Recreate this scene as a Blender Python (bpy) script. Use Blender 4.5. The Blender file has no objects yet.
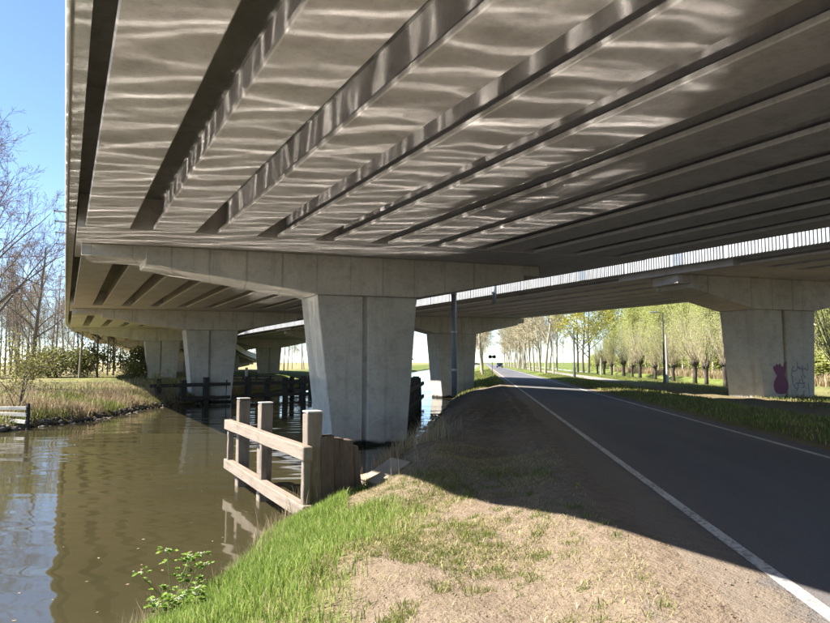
import bpy, math, random
import numpy as np
from mathutils import Vector, Matrix

R = math.radians
sc = bpy.context.scene
COL = sc.collection
rng = np.random.default_rng(7)
random.seed(7)

# ------------------------------------------------------------------ camera
# world: X = across the viaduct (right), Y = along the viaduct, Z = up, road surface z = 0
cam = bpy.data.cameras.new('camera')
camo = bpy.data.objects.new('camera', cam)
COL.objects.link(camo)
sc.camera = camo
cam.sensor_width = 36
cam.lens = 36 * 624 / 830
cam.clip_start = 0.05
cam.clip_end = 6000
camo.location = (0, 0, 1.65)
camo.rotation_euler = (R(90 + 4.63), 0, R(-29.22))

# ------------------------------------------------------------------ sky and sun
SUN = Vector((-1.0, 0.55, 1.15)).normalized()
w = bpy.data.worlds.new('World')
sc.world = w
w.use_nodes = True
nt = w.node_tree
sky = nt.nodes.new('ShaderNodeTexSky')
sky.sky_type = 'NISHITA'
sky.sun_disc = False
sky.sun_elevation = math.asin(SUN.z)
sky.sun_rotation = math.atan2(SUN.x, SUN.y)
sky.air_density = 0.85
sky.altitude = 1200
sky.dust_density = 0.1
sky.ozone_density = 3.0
bg = nt.nodes['Background']
nt.links.new(sky.outputs[0], bg.inputs[0])
bg.inputs[1].default_value = 0.082
sl = bpy.data.lights.new('sun', 'SUN')
sl.energy = 5.0
sl.angle = R(0.53)
sl.color = (1.0, 0.94, 0.86)
slo = bpy.data.objects.new('sun', sl)
COL.objects.link(slo)
slo.rotation_euler = (-SUN).to_track_quat('-Z', 'Y').to_euler()
slo.location = (-20, 0, 40)

vs = sc.view_settings
vs.view_transform = 'Standard'
vs.look = 'None'
vs.gamma = 1
vs.use_curve_mapping = False
vs.exposure = 1.85

sc.render.engine = 'CYCLES'
cy = sc.cycles
cy.use_guiding = True                 # lets the sun's glitter off the water find the deck
cy.guiding_training_samples = 128
cy.use_surface_guiding = True
cy.caustics_reflective = True
cy.blur_glossy = 0
cy.sample_clamp_indirect = 0
cy.sample_clamp_direct = 0
cy.use_adaptive_sampling = False
cy.use_denoising = True
cy.max_bounces = 7
cy.diffuse_bounces = 4
cy.glossy_bounces = 4
cy.transmission_bounces = 4
cy.transparent_max_bounces = 8

TH = R(35.4)                          # heading of road and canal relative to the viaduct
CT, ST = math.cos(TH), math.sin(TH)


def rd(q, r, z=0.0):
    """road frame (q to the right of the road axis, r along it) -> world"""
    return Vector((q * CT + r * ST, -q * ST + r * CT, z))


# ------------------------------------------------------------------ object helpers
def link(o, parent=None):
    COL.objects.link(o)
    if parent:
        o.parent = parent
    return o


def tag(o, label=None, cat=None, group=None, kind=None):
    if label: o['label'] = label
    if cat: o['category'] = cat
    if group: o['group'] = group
    if kind: o['kind'] = kind
    return o


def thing(name, label, cat, loc=(0, 0, 0), rz=0.0, group=None, parent=None):
    o = link(bpy.data.objects.new(name, None), parent)
    o.empty_display_size = .2
    o.location = loc
    o.rotation_euler = (0, 0, rz)
    return tag(o, label, cat, group)


def mesh_np(name, v, f, smooth=False):
    """v (N,3) array, f (M,k) int array"""
    v = np.asarray(v, dtype=np.float32)
    f = np.asarray(f, dtype=np.int32)
    me = bpy.data.meshes.new(name)
    me.vertices.add(len(v))
    me.vertices.foreach_set('co', v.ravel())
    k = f.shape[1]
    me.loops.add(f.size)
    me.loops.foreach_set('vertex_index', f.ravel())
    me.polygons.add(len(f))
    me.polygons.foreach_set('loop_start', np.arange(0, f.size, k, dtype=np.int32))
    me.polygons.foreach_set('loop_total', np.full(len(f), k, dtype=np.int32))
    if smooth:
        me.polygons.foreach_set('use_smooth', np.ones(len(f), dtype=bool))
    me.update(calc_edges=True)
    return me


def obj(name, me, material, parent=None):
    o = bpy.data.objects.new(name, me)
    if material and not me.materials:
        me.materials.append(material)
    return link(o, parent)


class MB:
    def __init__(s):
        s.v, s.f = [], []

    def poly(s, pts, faces):
        b = len(s.v)
        s.v += [tuple(p) for p in pts]
        s.f += [tuple(i + b for i in fc) for fc in faces]

    def box(s, x0, x1, y0, y1, z0, z1, jit=0.0, taper=0.0):
        p = []
        for z in (z0, z1):
            t = taper if z == z1 else 0
            for x, y in ((x0 + t, y0 + t), (x1 - t, y0 + t), (x1 - t, y1 - t), (x0 + t, y1 - t)):
                p.append((x + random.uniform(-jit, jit), y + random.uniform(-jit, jit), z + random.uniform(-jit, jit)))
        s.poly(p, [(0, 3, 2, 1), (4, 5, 6, 7), (0, 1, 5, 4), (1, 2, 6, 5), (2, 3, 7, 6), (3, 0, 4, 7)])

    def prism_y(s, prof, y0, y1):
        """profile of (x,z), extruded along y"""
        n = len(prof)
        p = [(x, y0, z) for x, z in prof] + [(x, y1, z) for x, z in prof]
        fc = [tuple(range(n)), tuple(range(2 * n - 1, n - 1, -1))]
        fc += [(i, i + n, (i + 1) % n + n, (i + 1) % n) for i in range(n)]
        s.poly(p, fc)

    def prism_z(s, prof, z0, z1):
        n = len(prof)
        p = [(x, y, z0) for x, y in prof] + [(x, y, z1) for x, y in prof]
        fc = [tuple(range(n - 1, -1, -1)), tuple(range(n, 2 * n))]
        fc += [(i, (i + 1) % n, (i + 1) % n + n, i + n) for i in range(n)]
        s.poly(p, fc)

    def tube(s, pts, rad, k=8, cap=True):
        rad = rad if hasattr(rad, '__len__') else [rad] * len(pts)
        pts = [Vector(p) for p in pts]
        b = len(s.v)
        for i, p in enumerate(pts):
            d = (pts[min(i + 1, len(pts) - 1)] - pts[max(i - 1, 0)]).normalized()
            a = d.orthogonal().normalized() if abs(d.z) > .9 else d.cross(Vector((0, 0, 1))).normalized()
            if abs(d.z) > .9:
                a = Vector((1, 0, 0)) - d * d.x
                a.normalize()
            c = d.cross(a)
            for j in range(k):
                t = 2 * math.pi * j / k
                s.v.append(tuple(p + (a * math.cos(t) + c * math.sin(t)) * rad[i]))
        for i in range(len(pts) - 1):
            for j in range(k):
                s.f.append((b + i * k + j, b + i * k + (j + 1) % k, b + (i + 1) * k + (j + 1) % k, b + (i + 1) * k + j))
        if cap:
            s.f.append(tuple(b + j for j in range(k - 1, -1, -1)))
            s.f.append(tuple(b + (len(pts) - 1) * k + j for j in range(k)))

    def mesh(s, name, bevel=0.0, smooth=False):
        me = bpy.data.meshes.new(name)
        me.from_pydata(s.v, [], s.f)
        if bevel or True:
            import bmesh
            bm = bmesh.new()
            bm.from_mesh(me)
            bmesh.ops.recalc_face_normals(bm, faces=bm.faces)
            if bevel:
                es = [e for e in bm.edges if len(e.link_faces) == 2 and e.calc_face_angle(0) > .5]
                bmesh.ops.bevel(bm, geom=es, offset=bevel, segments=1, affect='EDGES', clamp_overlap=True)
            bm.to_mesh(me)
            bm.free()
        if smooth:
            for p in me.polygons: p.use_smooth = True
        me.update()
        return me

    def build(s, name, material, parent=None, bevel=0.0, smooth=False):
        return obj(name, s.mesh(name, bevel, smooth), material, parent)


def tubes_np(p0, p1, r0, r1, k=4):
    """many open tube segments as quads"""
    p0, p1 = np.asarray(p0, float), np.asarray(p1, float)
    r0, r1 = np.asarray(r0, float), np.asarray(r1, float)
    d = p1 - p0
    d /= np.linalg.norm(d, axis=1, keepdims=True) + 1e-9
    up = np.where(np.abs(d[:, 2:3]) > .9, np.array([[1., 0, 0]]), np.array([[0, 0, 1.]]))
    a = np.cross(d, up)
    a /= np.linalg.norm(a, axis=1, keepdims=True) + 1e-9
    c = np.cross(d, a)
    n = len(p0)
    v = np.zeros((n, 2, k, 3))
    for j in range(k):
        t = 2 * math.pi * j / k
        o = a * math.cos(t) + c * math.sin(t)
        v[:, 0, j] = p0 + o * r0[:, None]
        v[:, 1, j] = p1 + o * r1[:, None]
    base = (np.arange(n) * 2 * k)[:, None]
    f = np.zeros((n, k, 4), int)
    for j in range(k):
        f[:, j] = base + np.array([[j, (j + 1) % k, k + (j + 1) % k, k + j]])
    return v.reshape(-1, 3), f.reshape(-1, 4)


# ------------------------------------------------------------------ materials
class NT:
    def __init__(s, name, rough=.8, spec=.3):
        s.m = bpy.data.materials.new(name)
        s.m.use_nodes = True
        s.n, s.l = s.m.node_tree.nodes, s.m.node_tree.links
        s.p = s.n['Principled BSDF']
        s.p.inputs['Roughness'].default_value = rough
        s.p.inputs['Specular IOR Level'].default_value = spec
        s._pos = None

    def set(s, node_in, val):
        if hasattr(val, 'is_output') or isinstance(val, bpy.types.NodeSocket):
            s.l.new(val, node_in)
        else:
            node_in.default_value = val

    def pos(s, scale=(1, 1, 1), obj_space=False, rotz=0.0):
        if obj_space:
            src = s.n.new('ShaderNodeTexCoord').outputs['Object']
        else:
            src = s.n.new('ShaderNodeNewGeometry').outputs['Position']
        mp = s.n.new('ShaderNodeMapping')
        mp.vector_type = 'TEXTURE'
        mp.inputs['Scale'].default_value = tuple(1 / x for x in scale)
        mp.inputs['Rotation'].default_value = (0, 0, rotz)
        s.l.new(src, mp.inputs['Vector'])
        return mp.outputs[0]

    def noise(s, vec, scale, detail=4, rough=.55, dist=0.0, out='Fac'):
        t = s.n.new('ShaderNodeTexNoise')
        t.inputs['Scale'].default_value = scale
        t.inputs['Detail'].default_value = detail
        t.inputs['Roughness'].default_value = rough
        t.inputs['Distortion'].default_value = dist
        s.l.new(vec, t.inputs['Vector'])
        return t.outputs[out]

    def ramp(s, fac, stops):
        r = s.n.new('ShaderNodeValToRGB')
        e = r.color_ramp.elements
        while len(e) < len(stops): e.new(.5)
        for el, (p, c) in zip(e, stops):
            el.position = p
            el.color = c if len(c) == 4 else (*c, 1)
        s.l.new(fac, r.inputs[0])
        return r.outputs[0]

    def mix(s, fac, a, b, mode='MIX'):
        x = s.n.new('ShaderNodeMix')
        x.data_type = 'RGBA'
        x.blend_type = mode
        s.set(x.inputs[0], fac)
        for i, val in ((6, a), (7, b)):
            if isinstance(val, tuple) and len(val) == 3: val = (*val, 1)
            s.set(x.inputs[i], val)
        return x.outputs[2]

    def math(s, op, a, b=None, c=None, clamp=False):
        x = s.n.new('ShaderNodeMath')
        x.operation = op
        x.use_clamp = clamp
        s.set(x.inputs[0], a)
        if b is not None: s.set(x.inputs[1], b)
        if c is not None: s.set(x.inputs[2], c)
        return x.outputs[0]

    def sep(s, vec):
        x = s.n.new('ShaderNodeSeparateXYZ')
        s.l.new(vec, x.inputs[0])
        return x.outputs

    def smooth(s, val, a, b):
        x = s.n.new('ShaderNodeMapRange')
        x.interpolation_type = 'SMOOTHSTEP'
        s.l.new(val, x.inputs[0])
        x.inputs[1].default_value, x.inputs[2].default_value = a, b
        return x.outputs[0]

    def bump(s, h, dist, strength=1.0):
        b = s.n.new('ShaderNodeBump')
        b.inputs['Distance'].default_value = dist
        b.inputs['Strength'].default_value = strength
        s.l.new(h, b.inputs['Height'])
        s.l.new(b.outputs[0], s.p.inputs['Normal'])

    def color(s, c):
        s.set(s.p.inputs['Base Color'], (*c, 1) if isinstance(c, tuple) and len(c) == 3 else c)
        return s.m

    def island(s):
        return s.n.new('ShaderNodeNewGeometry').outputs['Random Per Island']


def hexc(*c):
    return tuple(c)


def concrete(name, a, b, stain=.5, joints=None, wet=False):
    t = NT(name, .88, .25)
    P = t.pos()
    big = t.noise(P, .45, 5, .6)
    fine = t.noise(P, 9, 6, .65)
    c = t.mix(t.smooth(big, .3, .7), a, b)
    c = t.mix(t.math('MULTIPLY', t.smooth(fine, .42, .75), .35), c, tuple(x * .62 for x in a))
    st = t.noise(t.pos((1.6, 1.6, .12)), 1.5, 5, .65)
    c = t.mix(t.math('MULTIPLY', t.smooth(st, .5, .78), stain), c, (a[0] * .42, a[1] * .42, a[2] * .40))
    lime = t.noise(t.pos((2.5, 2.5, .35)), 1.1, 5, .7)
    c = t.mix(t.math('MULTIPLY', t.smooth(lime, .6, .8), .4), c, (min(1, b[0] * 1.3), min(1, b[1] * 1.3), min(1, b[2] * 1.28)))
    blot = t.noise(P, 2.3, 6, .72)
    c = t.mix(t.math('MULTIPLY', t.smooth(blot, .48, .68), .40), c, tuple(x * .58 for x in a))
    pore = t.noise(P, 26, 3, .6)
    c = t.mix(t.math('MULTIPLY', t.smooth(pore, .62, .72), .5), c, tuple(x * .45 for x in a))
    h = t.math('ADD', t.math('MULTIPLY', fine, .4), t.noise(P, 40, 3, .6))
    if joints:
        xs = t.sep(t.pos(obj_space=True))
        fr = t.math('FRACT', t.math('DIVIDE', xs[0], joints))
        ln = t.math('LESS_THAN', t.math('ABSOLUTE', t.math('SUBTRACT', fr, .5)), .012)
        soft = t.math('SUBTRACT', 1.0, t.smooth(t.math('ABSOLUTE', t.math('SUBTRACT', fr, .5)), 0, .06))
        drip = t.math('MULTIPLY', soft, t.smooth(t.noise(t.pos((1, 1, .2)), 2.2, 3), .4, .62))
        c = t.mix(t.math('MULTIPLY', drip, .5), c, (a[0] * .5, a[1] * .5, a[2] * .48))
        c = t.mix(t.math('MULTIPLY', ln, .28), c, (a[0] * .45, a[1] * .45, a[2] * .43))
        h = t.math('SUBTRACT', h, t.math('MULTIPLY', ln, 1.2))
    if wet:
        z = t.sep(t.pos())[2]
        edge = t.math('ADD', z, t.math('MULTIPLY', t.noise(P, 3, 4), .35))
        c = t.mix(t.math('SUBTRACT', 1.0, t.smooth(edge, -1.12, -.95)), c, (.018, .018, .013))
    t.bump(h, .004)
    return t.color(c)


M = {}
M['beam'] = concrete('beam_concrete', (.46, .425, .395), (.55, .515, .485), .35)
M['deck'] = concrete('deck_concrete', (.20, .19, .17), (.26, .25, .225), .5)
M['cap'] = concrete('cap_concrete', (.41, .38, .325), (.50, .465, .405), .45, joints=1.22)
M['pier'] = concrete('pier_concrete', (.37, .345, .295), (.46, .43, .375), .4, joints=None, wet=True)
M['fascia'] = concrete('fascia_concrete', (.42, .40, .37), (.52, .50, .47), .35)
M['ribbed'] = concrete('ribbed_panel_concrete', (.40, .41, .41), (.46, .47, .47), .12)
M['slab'] = concrete('weathered_slab', (.24, .195, .145), (.32, .27, .205), .3)
M['house_wall'] = concrete('render', (.70, .68, .64), (.78, .76, .72), .1)


def simple(name, c, rough=.6, metal=0.0, spec=.4, vary=.12, scale=6):
    t = NT(name, rough, spec)
    n = t.noise(t.pos(), scale, 4)
    t.p.inputs['Metallic'].default_value = metal
    return t.color(t.mix(t.math('MULTIPLY', n, vary * 4), c, tuple(x * .55 for x in c)))


M['galv'] = simple('galvanised_steel', (.42, .44, .45), .5, .3)
M['pipe_grey'] = simple('grey_pipe', (.20, .23, .26), .5)
M['white_pipe'] = simple('white_pipe', (.80, .80, .80), .35, vary=.05)
M['dark_metal'] = simple('dark_metal', (.025, .027, .03), .5)
M['pole_light'] = simple('weathered_pole', (.46, .44, .38), .6)
M['pole_dark'] = simple('dark_pole', (.09, .10, .09), .6)
M['car_paint'] = simple('car_paint', (.03, .035, .045), .25, vary=.02)
M['glass'] = simple('car_glass', (.02, .025, .03), .08, vary=.02)
M['lamp_red'] = simple('lamp_red', (.35, .02, .02), .3)
M['lamp_white'] = simple('lamp_white', (.8, .8, .78), .2, vary=.03)
M['tyre'] = simple('tyre', (.02, .02, .02), .8)
M['roof'] = simple('roof_tiles', (.16, .075, .05), .8)
M['graffiti'] = simple('pink_spray_paint', (.17, .045, .095), .7, vary=.2)
M['graffiti_dark'] = simple('violet_spray_paint', (.22, .19, .23), .7, vary=.15)


def wood(name, a, b, dark, zs=.12):
    t = NT(name, .85, .2)
    tc = t.pos((6, 6, zs * 6), obj_space=True)
    g = t.noise(tc, 2.2, 6, .7, .3)
    big = t.noise(t.pos(), 1.7, 4)
    c = t.mix(t.smooth(g, .3, .7), a, b)
    c = t.mix(t.math('MULTIPLY', t.smooth(g, .56, .72), .8), c, dark)
    c = t.mix(t.math('MULTIPLY', t.smooth(big, .5, .72), .5), c, tuple(.5 * x for x in a))
    t.bump(g, .012)
    return t.color(c)


M['wood_post'] = wood('weathered_post_timber', (.165, .132, .102), (.24, .20, .16), (.045, .034, .025))
M['wood_brown'] = wood('brown_pile_timber', (.085, .062, .046), (.14, .108, .083), (.022, .017, .013))
M['wood_black'] = wood('tarred_timber', (.035, .032, .03), (.06, .055, .05), (.012, .012, .012))
M['wood_white'] = wood('bleached_plank', (.38, .36, .32), (.48, .46, .42), (.2, .19, .17))


def wood_rail():
    t = NT('weathered_rail_timber', .85, .2)
    g = t.noise(t.pos((7, .55, 7), obj_space=True), 2.2, 6, .7, .3)
    big = t.noise(t.pos(), 2.1, 4)
    c = t.mix(t.smooth(g, .3, .7), (.19, .155, .12), (.275, .23, .185))
    c = t.mix(t.math('MULTIPLY', t.smooth(g, .56, .7), .8), c, (.11, .085, .06))
    c = t.mix(t.math('MULTIPLY', t.smooth(big, .48, .7), .45), c, (.15, .11, .078))
    t.bump(g, .012)
    return t.color(c)


M['wood_rail'] = wood_rail()


def bark(name, a, b):
    t = NT(name, .9, .15)
    n = t.noise(t.pos((3, 3, .8)), 3, 5)
    return t.color(t.mix(t.smooth(n, .3, .7), a, b))


M['bark_grey'] = bark('grey_bark', (.10, .085, .07), (.19, .165, .135))
M['bark_wood'] = bark('wood_bark', (.17, .15, .125), (.29, .255, .21))
M['bark_dark'] = bark('dark_bark', (.045, .038, .03), (.10, .085, .07))
M['bark_pale'] = bark('pale_bark', (.26, .23, .175), (.40, .36, .28))
M['twig_brown'] = bark('brown_twigs', (.17, .135, .10), (.28, .23, .175))
M['twig_pale'] = bark('pale_twigs', (.33, .28, .19), (.45, .39, .27))
M['twig_red'] = bark('reddish_twigs', (.13, .09, .08), (.21, .15, .13))


def leafy(name, stops, trans=.35, rough=.55):
    t = NT(name, rough, .25)
    c = t.ramp(t.island(), stops)
    t.color(c)
    tr = t.n.new('ShaderNodeBsdfTranslucent')
    t.l.new(c, tr.inputs[0])
    mx = t.n.new('ShaderNodeMixShader')
    mx.inputs[0].default_value = trans
    out = t.n['Material Output']
    t.l.new(t.p.outputs[0], mx.inputs[1])
    t.l.new(tr.outputs[0], mx.inputs[2])
    t.l.new(mx.outputs[0], out.inputs['Surface'])
    return t.m


M['leaf_spring'] = leafy('spring_leaves', [(0, (.33, .37, .11)), (.5, (.43, .46, .16)), (1, (.52, .53, .23))], .55)
M['leaf_yellow'] = leafy('yellow_leaves', [(0, (.28, .27, .03)), (.5, (.40, .37, .04)), (1, (.50, .46, .08))])
M['leaf_green'] = leafy('green_leaves', [(0, (.035, .06, .015)), (.5, (.07, .11, .025)), (1, (.13, .18, .04))])
M['leaf_bush'] = leafy('bush_leaves', [(0, (.09, .10, .035)), (.5, (.17, .18, .06)), (1, (.27, .25, .10))])
M['leaf_bud'] = leafy('budding_leaves', [(0, (.15, .15, .04)), (.6, (.26, .25, .07)), (1, (.36, .32, .10))])
M['leaf_plant'] = leafy('plant_leaves', [(0, (.10, .17, .025)), (.5, (.18, .28, .04)), (1, (.28, .38, .07))])
M['stem_green'] = simple('plant_stem', (.16, .24, .06), .6)
M['flower_pale'] = simple('pale_buds', (.45, .50, .30), .7)
M['grass_lush'] = leafy('lush_grass', [(0, (.12, .20, .032)), (.35, (.185, .275, .05)), (.7, (.27, .355, .08)), (.88, (.38, .43, .13)), (1, (.50, .46, .24))], .5)
M['grass_dry'] = leafy('dry_grass', [(0, (.20, .20, .07)), (.3, (.30, .27, .11)), (.65, (.42, .35, .18)), (1, (.52, .44, .26))], .3)
M['grass_mid'] = leafy('short_grass', [(0, (.08, .12, .02)), (.5, (.15, .19, .04)), (.8, (.26, .25, .08)), (1, (.40, .34, .17))], .35)
M['reed_dry'] = leafy('dry_reed', [(0, (.21, .155, .08)), (.5, (.33, .255, .15)), (1, (.45, .365, .23))], .3)

# ------------------------------------------------------------------ ground
WZ = -1.37        # canal water level


def sstep(x, a, b):
    t = np.clip((x - a) / (b - a), 0, 1)
    return t * t * (3 - 2 * t)


def bank_q(r):
    """right water edge of the canal"""
    return -3.55 + 1.15 * sstep(r, 11.8, 17) - .2 * (1 - sstep(r, 4.5, 9)) - 1.2 * sstep(r, 60, 120) + .12 * np.sin(r * 1.7) + .08 * np.sin(r * 4.1 + 1)


def bank_l(r):
    return -20.4 - 1.0 * sstep(r, 25, 45) + .35 * np.sin(r * .45) + .15 * np.sin(r * 1.3)


def hgt(q, r):
    q, r = np.asarray(q, float), np.asarray(r, float)
    d = q - bank_q(r)
    bank = np.where(d > 0, WZ + 1.40 * (1 - np.exp(-np.maximum(d, 0) / 2.1)), WZ - np.minimum(1.3, -d * .7))
    mound = .30 * np.exp(-((q + .5) / 1.15) ** 2) * sstep(r, 11, 19) * (1 - sstep(r, 38, 52))
    mound += .26 * np.exp(-((q + 1.05) / .7) ** 2) * sstep(r, 9.0, 11.6) * (1 - sstep(r, 12.6, 16))
    mound += .16 * np.exp(-((q + 1.6) / .8) ** 2) * sstep(r, 9, 13) * (1 - sstep(r, 14, 20))
    n = .03 * np.sin(q * 2.1 + r * .7) + .025 * np.sin(r * 1.9 - q * .8) + .018 * np.sin(q * 5.3 + r * 3.1) + .015 * np.sin(q * 3.2 - r * 4.7)
    flat = sstep(q, .3, 1.4) * (1 - sstep(q, 6.6, 7.6))
    right = (bank + mound + n * sstep(d, .1, .8)) * (1 - flat) + (.012 + n * .10) * flat - .06 * sstep(q, 1.25, 2.5) * (1 - sstep(q, 6.25, 6.5))
    # right of the road: verge, then ditch
    right = right + .10 * np.exp(-((q - 8.0) / 1.0) ** 2)
    right = right - .45 * sstep(q, 14, 20) - .75 * sstep(q, 20.6, 22.2) * (1 - sstep(q, 26, 28)) + .35 * sstep(q, 28, 34)
    dl = bank_l(r) - q
    left = np.where(dl > 0, WZ + .42 * (1 - np.exp(-np.maximum(dl, 0) / .35)) + .75 * sstep(dl, .5, 9) + n * .8 * sstep(dl, .3, 1), WZ - np.minimum(1.3, -dl * .7))
    return np.where(q > -12, right, left)


def lines(*segs):
    out = []
    for a, b, st in segs:
        out += list(np.arange(a, b - 1e-6, st))
    return np.array(out + [segs[-1][1]])


qs = lines((-1800, -300, 300), (-300, -60, 40), (-60, -30, 5), (-30, -23, .8), (-23, -19, .22), (-19, -6.5, 2.1), (-6.5, 2.6, .12), (2.6, 6.4, .7), (6.4, 6.6, .1), (6.6, 9, .2), (9, 30, .7), (30, 60, 5), (60, 300, 40), (300, 1800, 300))
rs = lines((-600, -60, 90), (-60, 0, 5), (0, 2, .5), (2, 28, .2), (28, 60, .8), (60, 140, 4), (140, 400, 20), (400, 2600, 200))
Q, RR = np.meshgrid(qs, rs)
Z = hgt(Q, RR)
V = np.stack([Q * CT + RR * ST, -Q * ST + RR * CT, Z], -1).reshape(-1, 3)
nq = len(qs)
ii = (np.arange(len(rs) - 1)[:, None] * nq + np.arange(nq - 1)[None]).ravel()
F = np.stack([ii, ii + 1, ii + 1 + nq, ii + nq], -1)


def ground_mat():
    t = NT('ground', .95, .15)
    # road frame coordinates from world position
    xyz = t.sep(t.pos())
    q = t.math('SUBTRACT', t.math('MULTIPLY', xyz[0], CT), t.math('MULTIPLY', xyz[1], ST))
    r = t.math('ADD', t.math('MULTIPLY', xyz[0], ST), t.math('MULTIPLY', xyz[1], CT))
    P = t.pos()
    n1 = t.noise(P, .9, 5, .6)
    n2 = t.noise(P, 5, 5, .65)
    n3 = t.noise(P, 28, 4, .7)
    sand = t.mix(t.smooth(n2, .3, .7), (.175, .132, .093), (.235, .183, .132))
    sand = t.mix(t.math('MULTIPLY', t.smooth(n3, .5, .72), .5), sand, (.19, .14, .095))
    grass = t.mix(t.smooth(n2, .3, .7), (.075, .10, .025), (.16, .17, .05))
    straw = t.mix(t.smooth(n3, .35, .65), (.125, .10, .055), (.25, .20, .115))
    # wide dry / green mixture of meadows
    c = t.mix(t.smooth(n1, .22, .5), grass, straw)
    # far meadows: fresh green
    far = t.smooth(r, 38, 70)
    c = t.mix(far, c, t.mix(t.smooth(n1, .35, .65), (.10, .135, .03), (.165, .185, .05)))
    # bare dirt between the bank and the asphalt
    qw = t.math('ADD', q, t.math('MULTIPLY', t.math('SUBTRACT', n1, .5), 3.4))
    m = t.math('MULTIPLY', t.smooth(qw, -1.7, -.5), t.math('SUBTRACT', 1.0, t.smooth(qw, 2.6, 3.2)))
    m = t.math('MULTIPLY', m, t.math('SUBTRACT', 1.0, t.smooth(r, 45, 60)))
    c = t.mix(m, c, sand)
    # bare trampled ground under the viaduct on the bank
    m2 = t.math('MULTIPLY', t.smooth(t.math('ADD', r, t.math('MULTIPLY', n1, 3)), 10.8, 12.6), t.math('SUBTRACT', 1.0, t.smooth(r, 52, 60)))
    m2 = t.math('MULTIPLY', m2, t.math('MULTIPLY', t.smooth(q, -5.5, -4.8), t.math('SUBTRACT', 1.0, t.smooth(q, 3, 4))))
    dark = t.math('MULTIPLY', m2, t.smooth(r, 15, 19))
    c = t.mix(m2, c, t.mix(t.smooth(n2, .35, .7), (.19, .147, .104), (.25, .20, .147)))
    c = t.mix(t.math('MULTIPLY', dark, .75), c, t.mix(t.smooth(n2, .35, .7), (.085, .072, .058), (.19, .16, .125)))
    # left bank reeds
    m3 = t.math('SUBTRACT', 1.0, t.smooth(q, -27, -22))
    c = t.mix(t.math('MULTIPLY', m3, t.math('SUBTRACT', 1.0, t.smooth(q, -60, -30))), c, t.mix(t.smooth(n1, .35, .62), (.15, .16, .045), (.34, .26, .15)))
    # wet mud at the water line
    zz = t.math('ADD', xyz[2], t.math('MULTIPLY', n2, .14))
    c = t.mix(t.math('SUBTRACT', 1.0, t.smooth(zz, WZ + .10, WZ + .24)), c, (.045, .035, .022))
    t.bump(t.math('ADD', t.math('MULTIPLY', n2, 1.2), t.math('MULTIPLY', n3, .5)), .07)
    return t.color(c)


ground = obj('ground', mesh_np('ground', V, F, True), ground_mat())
ground['kind'] = 'structure'


def strip(name, q0, q1, r0, r1, z, material, nr=1, nqq=1):
    mb = MB()
    for i in range(nr):
        for j in range(nqq):
            a, b = r0 + (r1 - r0) * i / nr, r0 + (r1 - r0) * (i + 1) / nr
            c, d = q0 + (q1 - q0) * j / nqq, q0 + (q1 - q0) * (j + 1) / nqq
            mb.poly([rd(c, a, z), rd(d, a, z), rd(d, b, z), rd(c, b, z)], [(0, 1, 2, 3)])
    o = mb.build(name, material)
    o['kind'] = 'structure'
    return o


def asphalt():
    t = NT('asphalt', .85, .3)
    P = t.pos()
    xyz = t.sep(P)
    q = t.math('SUBTRACT', t.math('MULTIPLY', xyz[0], CT), t.math('MULTIPLY', xyz[1], ST))
    n = t.noise(P, 60, 3, .7)
    big = t.noise(t.pos((1, .12, 1), rotz=-TH), .9, 4)
    c = t.mix(t.smooth(n, .3, .7), (.075, .076, .083), (.135, .135, .143))
    c = t.mix(t.math('MULTIPLY', t.smooth(big, .4, .7), .35), c, (.18, .17, .16))
    qn = t.math('ADD', q, t.math('MULTIPLY', t.math('SUBTRACT', t.noise(P, 2.2, 6, .7), .5), 1.1))
    dust = t.math('SUBTRACT', 1.0, t.smooth(qn, 1.95, 2.45))
    dust2 = t.math('MULTIPLY', t.math('SUBTRACT', 1.0, t.smooth(qn, 1.8, 3.6)), .35)
    c = t.mix(t.math('MAXIMUM', t.math('MULTIPLY', dust, .92), dust2), c, t.mix(t.smooth(n, .35, .65), (.168, .13, .094), (.225, .178, .13)))
    gr = t.math('MULTIPLY', t.math('MAXIMUM', dust, dust2), t.math('ADD', t.math('MULTIPLY', t.noise(P, 5, 5, .65), 6.0), t.math('MULTIPLY', t.noise(P, 28, 4, .7), 3.0)))
    t.bump(t.math('ADD', n, gr), .008)
    return t.color(c)


def paint_mat():
    t = NT('road_paint', .7, .3)
    n = t.noise(t.pos(), 22, 5, .7)
    n2 = t.noise(t.pos(), 1.3, 4)
    c = t.mix(t.smooth(t.math('ADD', n, t.math('MULTIPLY', n2, .35)), .60, .80), (.56, .54, .50), (.20, .18, .16))
    return t.color(c)


# road surface: a ragged left edge where dust and asphalt meet
mb = MB()
rr_ = np.concatenate([np.arange(-80, 0, 8), np.arange(0, 40, .35), np.arange(40, 900, 20)])
le = 1.15 + .07 * np.sin(rr_ * 1.3) + .05 * np.sin(rr_ * 3.7 + 1) + .03 * np.sin(rr_ * 9.1)
for i in range(len(rr_) - 1):
    a, b = rr_[i], rr_[i + 1]
    mb.poly([rd(le[i], a, 0), rd(6.55, a, 0), rd(6.55, b, 0), rd(le[i + 1], b, 0)], [(0, 1, 2, 3)])
road = mb.build('road', asphalt())
road['kind'] = 'structure'
PM = paint_mat()
strip('road_marking', 2.18, 2.30, -60, 500, .004, PM)
strip('road_marking', 5.88, 6.00, -60, 500, .004, PM)
strip('cycle_path', 9.8, 11.8, 53, 600, .07, simple('pale_path', (.30, .26, .22), .9, vary=.15, scale=2))


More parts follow.
